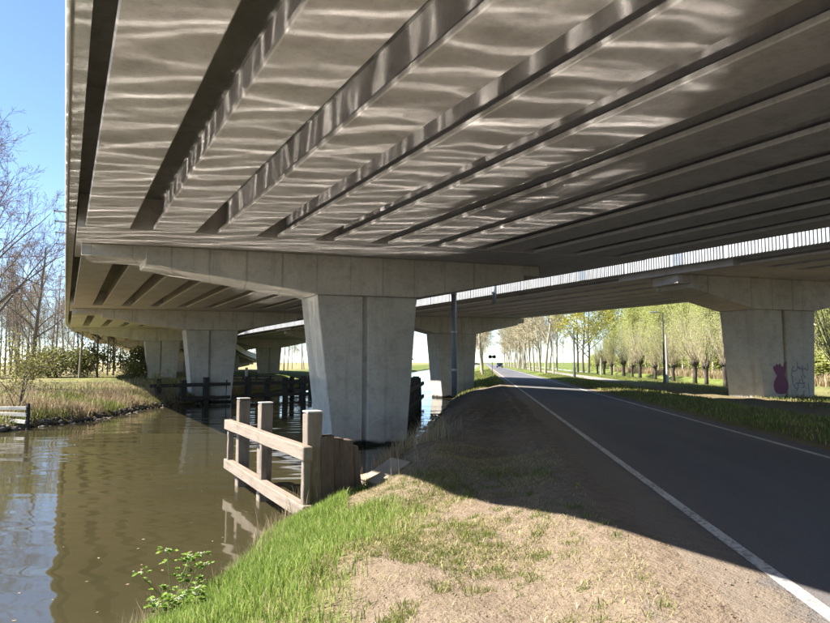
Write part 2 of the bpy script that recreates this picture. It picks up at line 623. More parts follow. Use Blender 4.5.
def water_mat(name, body, slope, rough=.05):
    t = NT(name, rough, .5)
    t.p.inputs['IOR'].default_value = 1.7
    t.p.inputs['Specular IOR Level'].default_value = .62
    # ripples: slope field, long crests lying obliquely across the canal
    CR = R(-27)
    cc, ss = math.cos(CR), math.sin(CR)
    a = t.noise(t.pos((.15, 1.0, 1), rotz=CR), 2.3, 1.0, .45, out='Color')
    b = t.noise(t.pos((.36, 1.15, 1), rotz=CR + .3), 2.6, 0.0, .5, out='Color')
    patch = t.smooth(t.noise(t.pos((1, 1, 1)), .16, 2), .3, .7)
    sa, sb = t.n.new('ShaderNodeSeparateColor'), t.n.new('ShaderNodeSeparateColor')
    t.l.new(a, sa.inputs[0]); t.l.new(b, sb.inputs[0])
    k = t.math('MULTIPLY_ADD', patch, .8, .6)
    def comp(i, s1, s2):
        x = t.math('ADD', t.math('MULTIPLY', t.math('SUBTRACT', sa.outputs[i], .5), s1), t.math('MULTIPLY', t.math('SUBTRACT', sb.outputs[i], .5), s2))
        return t.math('MULTIPLY', x, k)
    cx = t.n.new('ShaderNodeCombineXYZ')
    su, sv = comp(0, slope * .16, slope * .08), comp(1, slope, slope * .25)
    t.l.new(t.math('SUBTRACT', t.math('MULTIPLY', su, cc), t.math('MULTIPLY', sv, ss)), cx.inputs[0])
    t.l.new(t.math('ADD', t.math('MULTIPLY', su, ss), t.math('MULTIPLY', sv, cc)), cx.inputs[1])
    cx.inputs[2].default_value = 1
    nn = t.n.new('ShaderNodeVectorMath')
    nn.operation = 'NORMALIZE'
    t.l.new(cx.outputs[0], nn.inputs[0])
    t.l.new(nn.outputs[0], t.p.inputs['Normal'])
    n = t.noise(t.pos(), .35, 4)
    c = t.mix(t.smooth(n, .3, .7), body, tuple(.85 * x for x in body))
    fl = t.noise(t.pos(), 7, 2)
    c = t.mix(t.math('MULTIPLY', t.smooth(fl, .78, .80), .5), c, (.3, .28, .2))
    return t.color(c)


canal = strip('canal_water', -22.5, 1.0, -120, 600, WZ, water_mat('canal_water', (.046, .040, .019), .108))
ditch = strip('ditch_water', 20.5, 28, -60, 400, -.78, water_mat('ditch_water', (.10, .085, .05), .05))

# ------------------------------------------------------------------ viaducts
ZS = 5.52           # underside of the beams
SK = math.atan(.2)  # skew of the pier lines
SPAN = 28.0
T0 = 22.64
CURVE0, RAD, DROP = 74.0, 150.0, 1.0
NODES = [T0 + SPAN * k for k in range(-2, 6)]


def line_pt(t):
    if t <= CURVE0:
        return Vector((0, t, 0)), 0.0
    a = (t - CURVE0) / RAD
    return Vector((RAD * (1 - math.cos(a)), CURVE0 + RAD * math.sin(a), 0)), a


def dz(t):
    return 0.0 if t < 72 else -DROP * ((min(t, 140) - 72) ** 2 / 1900 + max(0, t - 140) * .07)


def along(t, o, dy=0.0, z=0.0):
    """point at offset o along the skewed pier line of station t, dy further along"""
    p, h = line_pt(t)
    a = h + SK
    p = p + Vector((math.cos(a), -math.sin(a), 0)) * (o / math.cos(SK)) + Vector((math.sin(h), math.cos(h), 0)) * dy
    p.z = z + dz(t)
    return p


BEAM_PROF = [(-.575, .02), (-.555, 0), (.555, 0), (.575, .02), (.575, .095), (.37, .21), (.34, .25), (.34, .96), (-.34, .96), (-.34, .25), (-.37, .21), (-.575, .095)]
_cache = {}


def beam_mesh(L):
    L = round(L, 1)
    if L not in _cache:
        mb = MB()
        mb.prism_y(BEAM_PROF, 0, L)
        _cache[L] = mb.mesh('beam')
    return _cache[L], L


def rot_to(d):
    return d.to_track_quat('Y', 'Z').to_euler()


def shear(mb):
    mb.v = [(x - math.tan(SK) * y, y, z) for x, y, z in mb.v]


def viaduct(name, label, off, width, nbeam, first, pitch, cap_tip, pier_top, pier_bot, ribbed_left, kmin_pier, group=None):
    root = thing(name, label, 'bridge')
    wd = width
    for k in range(len(NODES) - 1):
        t0, t1 = NODES[k], NODES[k + 1]
        # beams
        for i in range(nbeam):
            o = off + first + .575 + pitch * i
            a, b = along(t0, o, 2.9, ZS), along(t1, o, -2.2, ZS)
            d = b - a
            me, L = beam_mesh(d.length)
            bo = obj('beam', me, M['beam'], root)
            bo.location = a - d.normalized() * ((L - d.length) / 2)
            bo.rotation_euler = rot_to(d)
        # deck slab and edge beams along the chord
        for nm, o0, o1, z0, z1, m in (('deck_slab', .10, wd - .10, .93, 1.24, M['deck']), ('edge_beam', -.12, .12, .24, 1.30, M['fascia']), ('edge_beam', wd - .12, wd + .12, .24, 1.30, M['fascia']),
                                      ('parapet', -.15, .05, 1.303, 2.05, M['fascia']), ('kerb', wd - .05, wd + .10, 1.303, 1.40, M['fascia'])):
            mb = MB()
            n = 1 if t1 <= CURVE0 else 4
            pts = []
            for s in range(n + 1):
                t = t0 + (t1 - t0) * s / n
                pts.append((along(t, off + o0, 0, ZS), along(t, off + o1, 0, ZS)))
            for s in range(n):
                (a0, a1), (b0, b1) = pts[s], pts[s + 1]
                lo = [a0 + Vector((0, 0, z0)), a1 + Vector((0, 0, z0)), b1 + Vector((0, 0, z0)), b0 + Vector((0, 0, z0))]
                hi = [p + Vector((0, 0, z1 - z0)) for p in lo]
                mb.poly(lo + hi, [(0, 3, 2, 1), (4, 5, 6, 7), (0, 1, 5, 4), (1, 2, 6, 5), (2, 3, 7, 6), (3, 0, 4, 7)])
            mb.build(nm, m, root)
        # ribbed cladding panels on the sunny outer face of the second viaduct
        if ribbed_left:
            npan = 11
            for j in range(npan):
                ta, tb = t0 + (t1 - t0) * j / npan, t0 + (t1 - t0) * (j + 1) / npan
                a, b = along(ta, off, 0, ZS), along(tb, off, 0, ZS)
                L = (b - a).length - .02
                mb = MB()
                mb.box(-.20, -.125, .01, L, .26, 1.28)
                nr = int(L / .135)
                for r_ in range(nr):
                    y = .04 + r_ * .135
                    mb.box(-.245, -.203, y, y + .065, .263, 1.277)
                po = mb.build('ribbed_panel', M['ribbed'], root)
                po.location = a
                po.rotation_euler = rot_to(b - a)
    # piers
    for k, t in enumerate(NODES):
        p, h = line_pt(t)
        base = along(t, off, 0, 0)
        rz = -(h + SK)
        dzt = dz(t)
        # crossbeam: flat soffit strip and lower stub
        mb = MB()
        c_ = 1 / math.cos(SK)
        mb.box(.16 * c_, (first + pitch * (nbeam - 1) + 1.15) * c_, -2.6, 3.2, ZS - .015, ZS + .93)
        shear(mb)
        cb = mb.build('crossbeam', M['beam'], root)
        cb.location = base
        cb.rotation_euler = (0, 0, rz)
        mb = MB()
        mb.box(.3 * c_, (cap_tip[1] + .4) * c_, .08, 1.82, ZS - .42, ZS - .018)
        st = mb.build('bearing_beam', M['cap'], root, bevel=.02)
        st.location = base
        st.rotation_euler = (0, 0, rz)
        tl, tr = cap_tip
        pl, pr = pier_top
        mb = MB()
        mb.prism_y([(tl, ZS - .02), (tl, ZS - .62), (pl, ZS - 1.45), (pr, ZS - 1.45), (tr, ZS - .62), (tr, ZS - .02)], 0, 1.9)
        shear(mb)
        cp = mb.build('pier_cap', M['cap'], root, bevel=.025)
        cp.location = base
        cp.rotation_euler = (0, 0, rz)
        if k < kmin_pier:
            continue
        bl, br = pier_bot
        mid = (pl + pr) / 2 - .1
        g = .09
        zt, zb = ZS - 1.453, -2.6
        mb = MB()
        mb.prism_y([(bl, zb), (mid - g, zb), (mid - g, zt), (pl, zt)], .1, 1.8)
        mb.prism_y([(mid + g, zb), (br, zb), (pr, zt), (mid + g, zt)], .1, 1.8)
        shear(mb)
        pi = mb.build('pier', M['pier'], root, bevel=.03)
        pi.location = base
        pi.rotation_euler = (0, 0, rz)
        mb = MB()
        mb.box(mid - g, mid + g, .22, 1.68, zb, zt)
        shear(mb)
        mb.build('groove_web', M['pier'], pi)
        if ribbed_left and abs(t - T0) < 1:
            graffiti(pi, bl, br, pl, pr, mid, g)
    return root


def blob(mb, cx, cz, pts, y):
    n = len(pts)
    ring0 = [(cx + a, y, cz + b) for a, b in pts]
    ring1 = [(cx + a, y - .004, cz + b) for a, b in pts]
    mb.poly(ring0 + ring1, [tuple(range(2 * n - 1, n - 1, -1))] + [(i, (i + 1) % n, (i + 1) % n + n, i + n) for i in range(n)])


def graffiti(pi, bl, br, pl, pr, mid, g):
    y = .098
    x0 = bl + .78
    mb = MB()
    # a rounded vase-like splash of pink with three prongs on top
    out = [(-.28, .0), (-.38, .12), (-.44, .32), (-.40, .52), (-.30, .68), (-.22, .80), (-.30, .92), (-.42, 1.10), (-.40, 1.28), (-.30, 1.22), (-.22, 1.36), (-.10, 1.28), (-.02, 1.38), (.08, 1.24), (.18, 1.20), (.24, 1.42), (.34, 1.40), (.33, 1.12), (.27, .95), (.22, .80), (.32, .66), (.42, .48), (.44, .28), (.36, .10), (.24, -.02), (0, -.05)]
    blob(mb, x0, .22, out, y)
    mb.build('graffiti', M['graffiti'], pi)
    rnd = random.Random(3)
    mb = MB()
    for i in range(12):
        xa, za = mid + g + .15 + rnd.random() * 1.0, .15 + rnd.random() * 1.3
        pts = []
        a = rnd.random() * 6
        px, pz = xa, za
        L, Rr = [], []
        for s in range(7):
            a += rnd.uniform(-.9, .9)
            px += .11 * math.cos(a); pz += .11 * math.sin(a)
            px = min(max(px, mid + g + .06), mid + g + 1.22)
            L.append((px - .03 * math.sin(a), y, pz + .03 * math.cos(a)))
            Rr.append((px + .03 * math.sin(a), y, pz - .03 * math.cos(a)))
        yy = y - .001 * i * .3
        mb.poly([(a_, yy, c_) for a_, _, c_ in L] + [(a_, yy, c_) for a_, _, c_ in Rr], [(s, s + 1, s + 8, s + 7) for s in range(6)])
    mb.build('graffiti', M['graffiti_dark'], pi)


v1 = viaduct('viaduct', 'wide concrete viaduct with light ripples under its beams, crossing the canal', 0.0, 20.1, 11, .36, 1.755,
             (2.25, 16.2), (7.97, 11.75), (8.75, 11.25), False, 1)
CURVE0, RAD, DROP = 150.0, 400.0, 0.15
v2 = viaduct('viaduct', 'second viaduct behind, clad in ribbed panels, pink graffiti on its pier', 23.0, 13.0, 7, .5, 1.755,
             (.95, 12.1), (4.5, 8.2), (5.1, 7.75), True, 1)

CURVE0, RAD, DROP = 74.0, 150.0, 1.0
CURVE0, RAD, DROP = 150.0, 400.0, 0.15
for t in (22.0, 27.6):
    mb = MB()
    for k in range(4):
        mb.box(-.266, -.247, .135 * k, .135 * k + .10, .264, 1.276)
    gp = mb.build('louvre_panel', M['pipe_grey'], v2)
    gp.location = along(t, 23.0, 0, ZS)
CURVE0, RAD, DROP = 74.0, 150.0, 1.0
# white conduit hung from the left edge of the near viaduct, with brackets
mb = MB()
pts = [along(t, -.125, 0, ZS + .212) for t in np.concatenate([np.arange(-30, 60, 6), np.arange(60, 150, 6)])]
mb.tube(pts, .03, 8)
mb.build('conduit', M['white_pipe'], v1, smooth=True)
for t in (19.2, 20.6, 22.4, 24.6, 34, 46):
    mb = MB()
    p = along(t, 0, 0, ZS + .20)
    mb.box(p.x - .42, p.x - .10, p.y - .03, p.y + .03, p.z - .02, p.z + .02)
    mb.box(p.x - .42, p.x - .39, p.y - .03, p.y + .03, p.z - .09, p.z + .021)
    mb.build('bracket', M['galv'], v1)

# drain pipes at the inner edge
def drainpipe(o, t, z0, rad, label):
    p = along(t, o, 0, 0)
    root = thing('drain_pipe', label, 'pipe', (p.x, p.y, 0))
    mb = MB(); mb.tube([(0, 0, z0), (0, 0, ZS + .6)], rad, 14); mb.build('pipe', M['pipe_grey'], root, smooth=True)
    for z in (1.2, 3.4, ZS + .1):
        if z > z0:
            mb = MB(); mb.tube([(0, 0, z - .05), (0, 0, z + .05)], rad * 1.18, 14); mb.build('collar', M['galv'], root)
    return root


drainpipe(19.75, 34.6, -.3, .155, 'grey drain pipe standing full height between the two viaducts')
drainpipe(21.4, 33.2, 5.0, .12, 'short grey pipe stub hanging in the gap between the viaducts')

# ------------------------------------------------------------------ timber fenders
def square_post(root, x, y, z0, z1, s, material, lean=(0, 0), name='post', rz=0):
    mb = MB()
    h = s / 2
    prof = [(-h, -h), (h, -h), (h, h), (-h, h)]
    c, s_ = math.cos(rz), math.sin(rz)
    prof = [(a * c - b * s_, a * s_ + b * c) for a, b in prof]
    n = 6
    rings = []
    for i in range(n + 1):
        z = z0 + (z1 - z0) * i / n
        f = i / n
        w_ = 1 + random.uniform(-.03, .03)
        rings += [(a * w_ + lean[0] * f + random.uniform(-.006, .006), b * w_ + lean[1] * f + random.uniform(-.006, .006), z + (random.uniform(-.015, .015) if i == n else 0)) for a, b in prof]
    fc = []
    for i in range(n):
        for j in range(4):
            fc.append((i * 4 + j, i * 4 + (j + 1) % 4, i * 4 + 4 + (j + 1) % 4, i * 4 + 4 + j))
    fc += [(3, 2, 1, 0), tuple(n * 4 + j for j in range(4))]
    mb.poly(rings, fc)
    o = mb.build(name, material, root, bevel=.012)
    o.location = (x, y, 0)
    return o


def rail(root, x0, x1, y0, y1, z0, z1, material, name='rail', sag=.0):
    mb = MB()
    n = 8
    rings = []
    for i in range(n + 1):
        y = y0 + (y1 - y0) * i / n
        jx, jz = random.uniform(-.008, .008), random.uniform(-.008, .008)
        rings += [(x0 + jx, y, z0 + jz), (x1 + jx, y, z0 + jz), (x1 + jx, y, z1 + jz), (x0 + jx, y, z1 + jz)]
    fc = []
    for i in range(n):
        for j in range(4):
            fc.append((i * 4 + j, i * 4 + (j + 1) % 4, i * 4 + 4 + (j + 1) % 4, i * 4 + 4 + j))
    fc += [(3, 2, 1, 0), tuple(n * 4 + j for j in range(4))]
    mb.poly(rings, fc)
    return mb.build(name, material, root, bevel=.015)


fx = thing('timber_fender', 'sunlit weathered timber fender with three square posts and two rails on the bank', 'fender', (3.72, 10.35, -1.37))
fx.rotation_euler = (0, 0, 0)
B = 1.37
for y, hgt_, lean in ((.35, .74, (-.02, 0)), (3.45, .72, (.02, .02)), (5.35, .72, (0, 0))):
    po = square_post(fx, .19, y, -1.3, B + hgt_, .27, M['wood_post'], lean)
    mbc = MB()
    mbc.box(-.14 + lean[0], .14 + lean[0], -.14 + lean[1], .14 + lean[1], B + hgt_ + .012, B + hgt_ + .045, jit=.004)
    mbc.build('post_cap', M['wood_white'], po, bevel=.008)
rail(fx, -.13, .045, -.05, 5.95, B - .04, B + .20, M['wood_rail'])
rail(fx, -.13, .045, -.05, 5.95, B - 1.02, B - .78, M['wood_rail'])
for y in (.12, 2.75, 5.75):
    square_post(fx, -.02, y, B - .79, B - .03, .13, M['wood_post'], name='upright')
# broad leaning piles beside the first post
for i, (x, y, zt, ln) in enumerate(((.46, .30, .34, (-.05, .02)), (.70, .34, .28, (-.10, .02)), (.93, .30, .24, (-.16, .04)), (1.14, .36, .12, (-.22, .03)))):
    square_post(fx, x, y, -1.0, B + zt, .25, M['wood_brown'], ln, name='sheet_pile', rz=random.uniform(-.15, .15))


def dark_fender(label, p0, p1, npost, ztop, zr, size=.28, mat=None, double=True):
    mat = mat or M['wood_black']
    p0, p1 = Vector(p0), Vector(p1)
    d = p1 - p0
    root = thing('timber_fender', label, 'fender', (p0.x, p0.y, WZ))
    root.rotation_euler = (0, 0, math.atan2(-d.x, d.y))
    L = d.length
    for i in range(npost):
        y = L * i / (npost - 1)
        square_post(root, random.uniform(-.05, .05), y, -1.2, ztop - WZ + random.uniform(-.15, .2), size, mat, (random.uniform(-.08, .08), random.uniform(-.05, .05)))
    for z in zr:
        rail(root, size / 2 + .01, size / 2 + .16, -.5, L + .5, z - WZ - .12, z - WZ + .12, mat)
        if double:
            rail(root, -size / 2 - .16, -size / 2 - .01, -.5, L + .5, z - WZ - .12, z - WZ + .12, mat)
    return root


# ------------------------------------------------------------------ loose slabs on the bank
def slab(q, r, sz, spin, tilt, lift, label):
    e = .35
    z = float(hgt(q, r))
    dq = Vector(rd(q + e, r, float(hgt(q + e, r))) - rd(q - e, r, float(hgt(q - e, r))))
    dr = Vector(rd(q, r + e, float(hgt(q, r + e))) - rd(q, r - e, float(hgt(q, r - e))))
    nrm = dq.cross(dr).normalized()
    nrm = (nrm + Vector(tilt)).normalized()
    mb = MB()
    a, b, c = sz
    mb.box(-a / 2, a / 2, -b / 2, b / 2, -c / 2, c / 2, jit=.035)
    o = mb.build('concrete_slab', M['slab'], None, bevel=.015)
    o.location = rd(q, r, z + lift)
    o.rotation_euler = (nrm.to_track_quat('Z', 'Y').to_matrix() @ Matrix.Rotation(spin, 3, 'Z')).to_euler()
    tag(o, label, 'slab')


slab(-2.28, 12.05, (.8, .7, .06), .5, (-.22, -.30, 0), .07, 'tilted sandy concrete slab beside the brown fender piles')
slab(-1.80, 11.70, (.9, .75, .06), .1, (-.10, -.20, 0), .03, 'sandy concrete slab with a lifted edge, higher up the bank')

# ------------------------------------------------------------------ blades: grass, reeds
def blades(q, r, h, wdt, lean, extra_z=0.0, curve=.5, zf=None, seg=2):
    n = len(q)
    z = (hgt(q, r) if zf is None else zf(q, r)) + extra_z
    base = np.stack([q * CT + r * ST, -q * ST + r * CT, z - .01], -1)
    az = rng.uniform(0, 2 * np.pi, n)
    fa = rng.uniform(0, 2 * np.pi, n)
    dirv = np.stack([np.cos(az), np.sin(az), np.zeros(n)], -1)
    side = np.stack([np.cos(fa), np.sin(fa), np.zeros(n)], -1)
    ln = (lean * rng.uniform(.2, 1, n))[:, None]
    mid = base + dirv * ln * h[:, None] * .35 + np.array([0, 0, 1.]) * (h * .58)[:, None]
    tip = base + dirv * ln * h[:, None] * (.35 + curve) + np.array([0, 0, 1.]) * (h * np.clip(1 - .35 * ln[:, 0], .3, 1))[:, None]
    w2 = wdt[:, None] / 2
    v = np.stack([base - side * w2, base + side * w2, mid + side * w2 * .8, mid - side * w2 * .8, tip + side * w2 * .12, tip - side * w2 * .12], 1)
    b = (np.arange(n) * 6)[:, None]
    f = np.stack([b + np.array([[0, 1, 2, 3]]), b + np.array([[3, 2, 4, 5]])], 1).reshape(-1, 4)
    return v.reshape(-1, 3), f


def vnoise(x, y, s, seed=0):
    """cheap value noise 0..1"""
    x, y = x * s, y * s
    xi, yi = np.floor(x).astype(int), np.floor(y).astype(int)
    fx_, fy_ = x - xi, y - yi
    fx_, fy_ = fx_ * fx_ * (3 - 2 * fx_), fy_ * fy_ * (3 - 2 * fy_)
    def hsh(a, b):
        n_ = (a * 374761393 + b * 668265263 + seed * 974711) & 0x7fffffff
        n_ = ((n_ ^ (n_ >> 13)) * 1274126177) & 0x7fffffff
        return (n_ & 0xffff) / 65535.0
    return (hsh(xi, yi) * (1 - fx_) + hsh(xi + 1, yi) * fx_) * (1 - fy_) + (hsh(xi, yi + 1) * (1 - fx_) + hsh(xi + 1, yi + 1) * fx_) * fy_


def stuff(name, label, cat, v, f, material):
    o = obj(name, mesh_np(name, v, f), material)
    return tag(o, label, cat, None, 'stuff')


# lush grass along the near water edge
n = 90000
r = 3.0 + rng.random(n) ** 1.1 * 10.0
d = rng.gamma(1.6, .75, n) + .03
q = bank_q(r) + d
keep = (d < 4) & (rng.random(n) < np.clip(1.85 - d * .70 + .7 * (vnoise(q, r, .8, 2) - .5), 0, 1)) & ~((r > 9.5) & (d > 1.1 + .5 * vnoise(q, r, 1.3, 4))) & (r < 11.0 + .9 * vnoise(q, r, 1.1))
q, r, d = q[keep], r[keep], d[keep]
h = (.08 + .15 * rng.random(len(q))) * np.clip(1.25 - d * .22, .35, 1.2) * (.7 + .6 * vnoise(q, r, 1.4))
v, f = blades(q, r, h, .006 + .006 * rng.random(len(q)), rng.uniform(.3, 1.0, len(q)))
stuff('lush_grass', 'fresh green grass along the sunny water edge', 'grass', v, f, M['grass_lush'])

# patchy short grass and straw on the verge
n = 5200
q = rng.uniform(-3.2, 1.3, n)
r = 3.0 + 11.0 * rng.random(n)
pn = .6 * vnoise(q, r, .9, 3) + .4 * vnoise(q, r, 3.1, 5)
dens = np.clip((pn - .44) * 5, 0.02, 1) * np.clip(1.25 - (q + 1.2) * .45, .05, 1) * np.clip((11.6 - r) / 2.5, 0, 1)
keep = rng.random(n) < dens
q, r = q[keep], r[keep]
sz = rng.uniform(.5, 1.6, len(q))
cnt = (26 * sz).astype(int)
q, r, sz = np.repeat(q, cnt), np.repeat(r, cnt), np.repeat(sz, cnt)
q = q + rng.normal(0, .038, len(q)) * sz
r = r + rng.normal(0, .038, len(q)) * sz
h = (.025 + .05 * rng.random(len(q))) * (.6 + .5 * sz)
v, f = blades(q, r, h, .0045 + .004 * rng.random(len(q)), rng.uniform(.6, 1.8, len(q)))
stuff('verge_grass', 'short patchy green grass tufts on the dusty verge', 'grass', v, f, M['grass_mid'])
n = 170000
q = rng.uniform(-3.4, 1.3, n)
r = 3.0 + 10.5 * rng.random(n)
keep = rng.random(n) < np.clip(vnoise(q, r, 1.6, 11) * 1.6 - .45, .06, 1) * np.clip(1.25 - (q + 1) * .42, .04, 1) * .8
q, r = q[keep], r[keep]
h = .02 + .06 * rng.random(len(q))
v, f = blades(q, r, h, .004 + .004 * rng.random(len(q)), rng.uniform(1.2, 2.6, len(q)))
stuff('dry_thatch', 'dry straw-coloured thatch lying on the verge', 'grass', v, f, M['grass_dry'])

# dry reeds and stalks beside the near pier
def clump(name, label, q0, r0, sq, sr, n, hmin, hmax, material, wd=.009, lean=.7):
    q = q0 + rng.normal(0, sq, n)
    r = r0 + rng.normal(0, sr, n)
    h = rng.uniform(hmin, hmax, n)
    v, f = blades(q, r, h, wd * (.6 + .8 * rng.random(n)), rng.uniform(.2, lean, n))
    return stuff(name, label, 'reeds', v, f, material)


clump('reed_clump', 'dry pale reeds at the shade edge below the pier', -1.95, 13.2, .20, .32, 420, .2, .55, M['reed_dry'])
clump('reed_clump', 'grey dry reeds standing in shade beside the pier', -1.6, 16.6, .35, 1.6, 900, .25, .85, M['reed_dry'])
clump('reed_clump', 'thin dry stalks growing round the timber fender rails', -3.3, 11.6, .25, .6, 150, .35, .85, M['reed_dry'], .008, .5)
clump('reed_clump', 'dry seed stalks behind the brown fender piles', -2.6, 12.0, .10, .18, 120, .4, .95, M['reed_dry'], .010, .45)

n = 900
r = rng.uniform(4.0, 12.0, n)
q = bank_q(r) + np.abs(rng.normal(0, .35, n)) + .02
v, f = blades(q, r, rng.uniform(.18, .48, n), .006 + .003 * rng.random(n), rng.uniform(.2, .8, n))
stuff('dead_stalks', 'pale dead stalks rising from the grass at the water edge', 'stalks', v, f, M['reed_dry'])
n = 260
r = rng.uniform(5, 34, n)
q = np.where(rng.random(n) < .5, bank_q(r) - np.abs(rng.normal(0, 1.6, n)) - .1, rng.uniform(-19, -4.5, n))
a = rng.uniform(0, 6.28, n); sz = rng.uniform(.008, .035, n)
c = np.stack([q * CT + r * ST, -q * ST + r * CT, np.full(n, WZ + .004)], -1)
e1 = np.stack([np.cos(a), np.sin(a), 0 * a], -1) * sz[:, None]; e2 = np.stack([-np.sin(a), np.cos(a), 0 * a], -1) * sz[:, None] * .6
stuff('floating_debris', 'small pale leaf bits floating on the canal', 'debris', np.stack([c - e1, c - e2, c + e1, c + e2], 1).reshape(-1, 3), (np.arange(n) * 4)[:, None] + np.array([[0, 1, 2, 3]]), M['reed_dry'])

# right verge grass
n = 26000
q = np.concatenate([rng.uniform(6.65, 9.6, n), rng.uniform(12, 19.5, n)])
r = np.concatenate([9 + 70 * rng.random(n) ** 1.4, 14 + 80 * rng.random(n) ** 1.2])
h = .06 + .12 * rng.random(2 * n)
v, f = blades(q, r, h, .012 + .016 * rng.random(2 * n), rng.uniform(.3, 1.1, 2 * n))
stuff('verge_grass', 'green grass verge on the far side of the road', 'grass', v, f, M['grass_mid'])
# grass on the left roadside beyond the viaducts
n = 16000
r = 48 + 90 * rng.random(n) ** 1.3
q = rng.uniform(-2.2, 1.6, n)
v, f = blades(q, r, .10 + .16 * rng.random(n), .03 + .03 * rng.random(n), rng.uniform(.3, 1.0, n))
stuff('verge_grass', 'sunlit green verge between road and canal beyond the viaducts', 'grass', v, f, M['grass_mid'])

# left bank: dry reed fringe and tall grass
n = 42000
r = 12 + 62 * rng.random(n)
dl = rng.gamma(1.3, 2.6, n) + .15
q = bank_l(r) - dl
pn = vnoise(q, r, .35, 21)
dry = rng.random(n) < np.clip(1.0 - (pn - .42) * 3, .1, 1)
h = np.where(dl < 5, .25 + .55 * rng.random(n), .15 + .3 * rng.random(n)) * (.6 + .7 * vnoise(q, r, .5, 31))
wd_ = .02 + .025 * rng.random(n)
v, f = blades(q[dry], r[dry], h[dry], wd_[dry], rng.uniform(.3, 1.0, dry.sum()))
stuff('reed_fringe', 'dry straw-coloured reeds on the opposite bank', 'reeds', v, f, M['reed_dry'])
g_ = ~dry
v, f = blades(q[g_], r[g_], h[g_] * .8, wd_[g_], rng.uniform(.3, 1.0, g_.sum()))
stuff('bank_grass', 'green tall grass on the opposite bank', 'grass', v, f, M['grass_mid'])
# brown reeds beyond the ditch
n = 12000
r = 30 + 110 * rng.random(n)
q = 28.2 + rng.gamma(1.2, 2.2, n)
v, f = blades(q, r, .5 + .8 * rng.random(n), .05 + .05 * rng.random(n), rng.uniform(.2, .8, n))
stuff('reed_fringe', 'orange-brown reeds on the far side of the ditch', 'reeds', v, f, M['reed_dry'])


# ------------------------------------------------------------------ rubble on the opposite bank
def stones(name, label, qf, r0, r1, n, smin, smax, material):
    import bmesh
    bm = bmesh.new()
    bmesh.ops.create_icosphere(bm, subdivisions=1, radius=1)
    tv = np.array([x.co[:] for x in bm.verts]); tf = np.array([[x.index for x in fc.verts] for fc in bm.faces])
    bm.free()
    vs_, fs_ = [], []
    for i in range(n):
        r = r0 + (r1 - r0) * rng.random()
        q = float(qf(r)) + rng.normal(0, .25)
        s = rng.uniform(smin, smax) * np.array([1, rng.uniform(.6, 1), rng.uniform(.4, .7)])
        a = rng.random() * 6.28
        p = tv * (1 + rng.normal(0, .14, tv.shape)) * s
        p = np.stack([p[:, 0] * math.cos(a) - p[:, 1] * math.sin(a), p[:, 0] * math.sin(a) + p[:, 1] * math.cos(a), p[:, 2]], -1)
        c = rd(q, r, max(float(hgt(q, r)), WZ - .05) + .02)
        fs_.append(tf + len(tv) * i)
        vs_.append(p + np.array(c[:]))
    return stuff(name, label, 'stones', np.concatenate(vs_), np.concatenate(fs_), material)


M['stone'] = concrete('rubble_stone', (.09, .075, .06), (.20, .175, .145), .5)
stones('bank_rubble', 'dark rubble stones along the opposite water line', lambda r: bank_l(r) - .1, 14, 48, 520, .05, .20, M['stone'])
# litter and grit on the near dirt
stones('dirt_clods', 'small clods and grit on the bare verge', lambda r: rng.uniform(-2.6, 2.3), 3, 14, 1500, .004, .013, simple('grit', (.19, .15, .11), .9))

# ------------------------------------------------------------------ trees
def grow(rnd, p, d, L, r, lev, spec, segs, tips):
    """recursive branch; segs[lev] collects (p0,p1,r0,r1)"""
    n, kids, lr, rr, spread, up, wob = spec[lev][:7]
    step = L / n
    last = lev == len(spec) - 1
    pts = [p]
    dirs = [d]
    for i in range(n):
        d = (d + Vector((rnd.gauss(0, wob), rnd.gauss(0, wob), rnd.gauss(0, wob) + up))).normalized()
        p = p + d * step
        pts.append(p); dirs.append(d)
    r_end = r * (.25 if not last else .4)
    for i in range(n):
        a, b = r + (r_end - r) * i / n, r + (r_end - r) * (i + 1) / n
        segs[lev].append((pts[i], pts[i + 1], a, b))
    if last:
        tips.append((pts[-1], dirs[-1])); tips.append((pts[len(pts) // 2], dirs[-1]))
        return
    lo = spec[lev][7] if len(spec[lev]) > 7 else .3
    for j in range(kids):
        f = lo + (1 - lo) * (j + rnd.random()) / kids
        k = min(int(f * n), n - 1)
        q = pts[k].lerp(pts[k + 1], f * n - k)
        dd = dirs[k + 1]
        o = dd.orthogonal().normalized()
        o.rotate(Matrix.Rotation(rnd.random() * 6.283 + j * 2.4, 3, dd))
        s = spread * rnd.uniform(.7, 1.25)
        nd = (dd * math.cos(s) + o * math.sin(s)).normalized()
        ll = L * lr * rnd.uniform(.65, 1.15) * (1.12 - .55 * (f - lo) / (1 - lo + 1e-6))
        rb = (r + (r_end - r) * f) * rr
        grow(rnd, q, nd, ll, rb, lev + 1, spec, segs, tips)
    # leader continues
    tips.append((pts[-1], dirs[-1]))


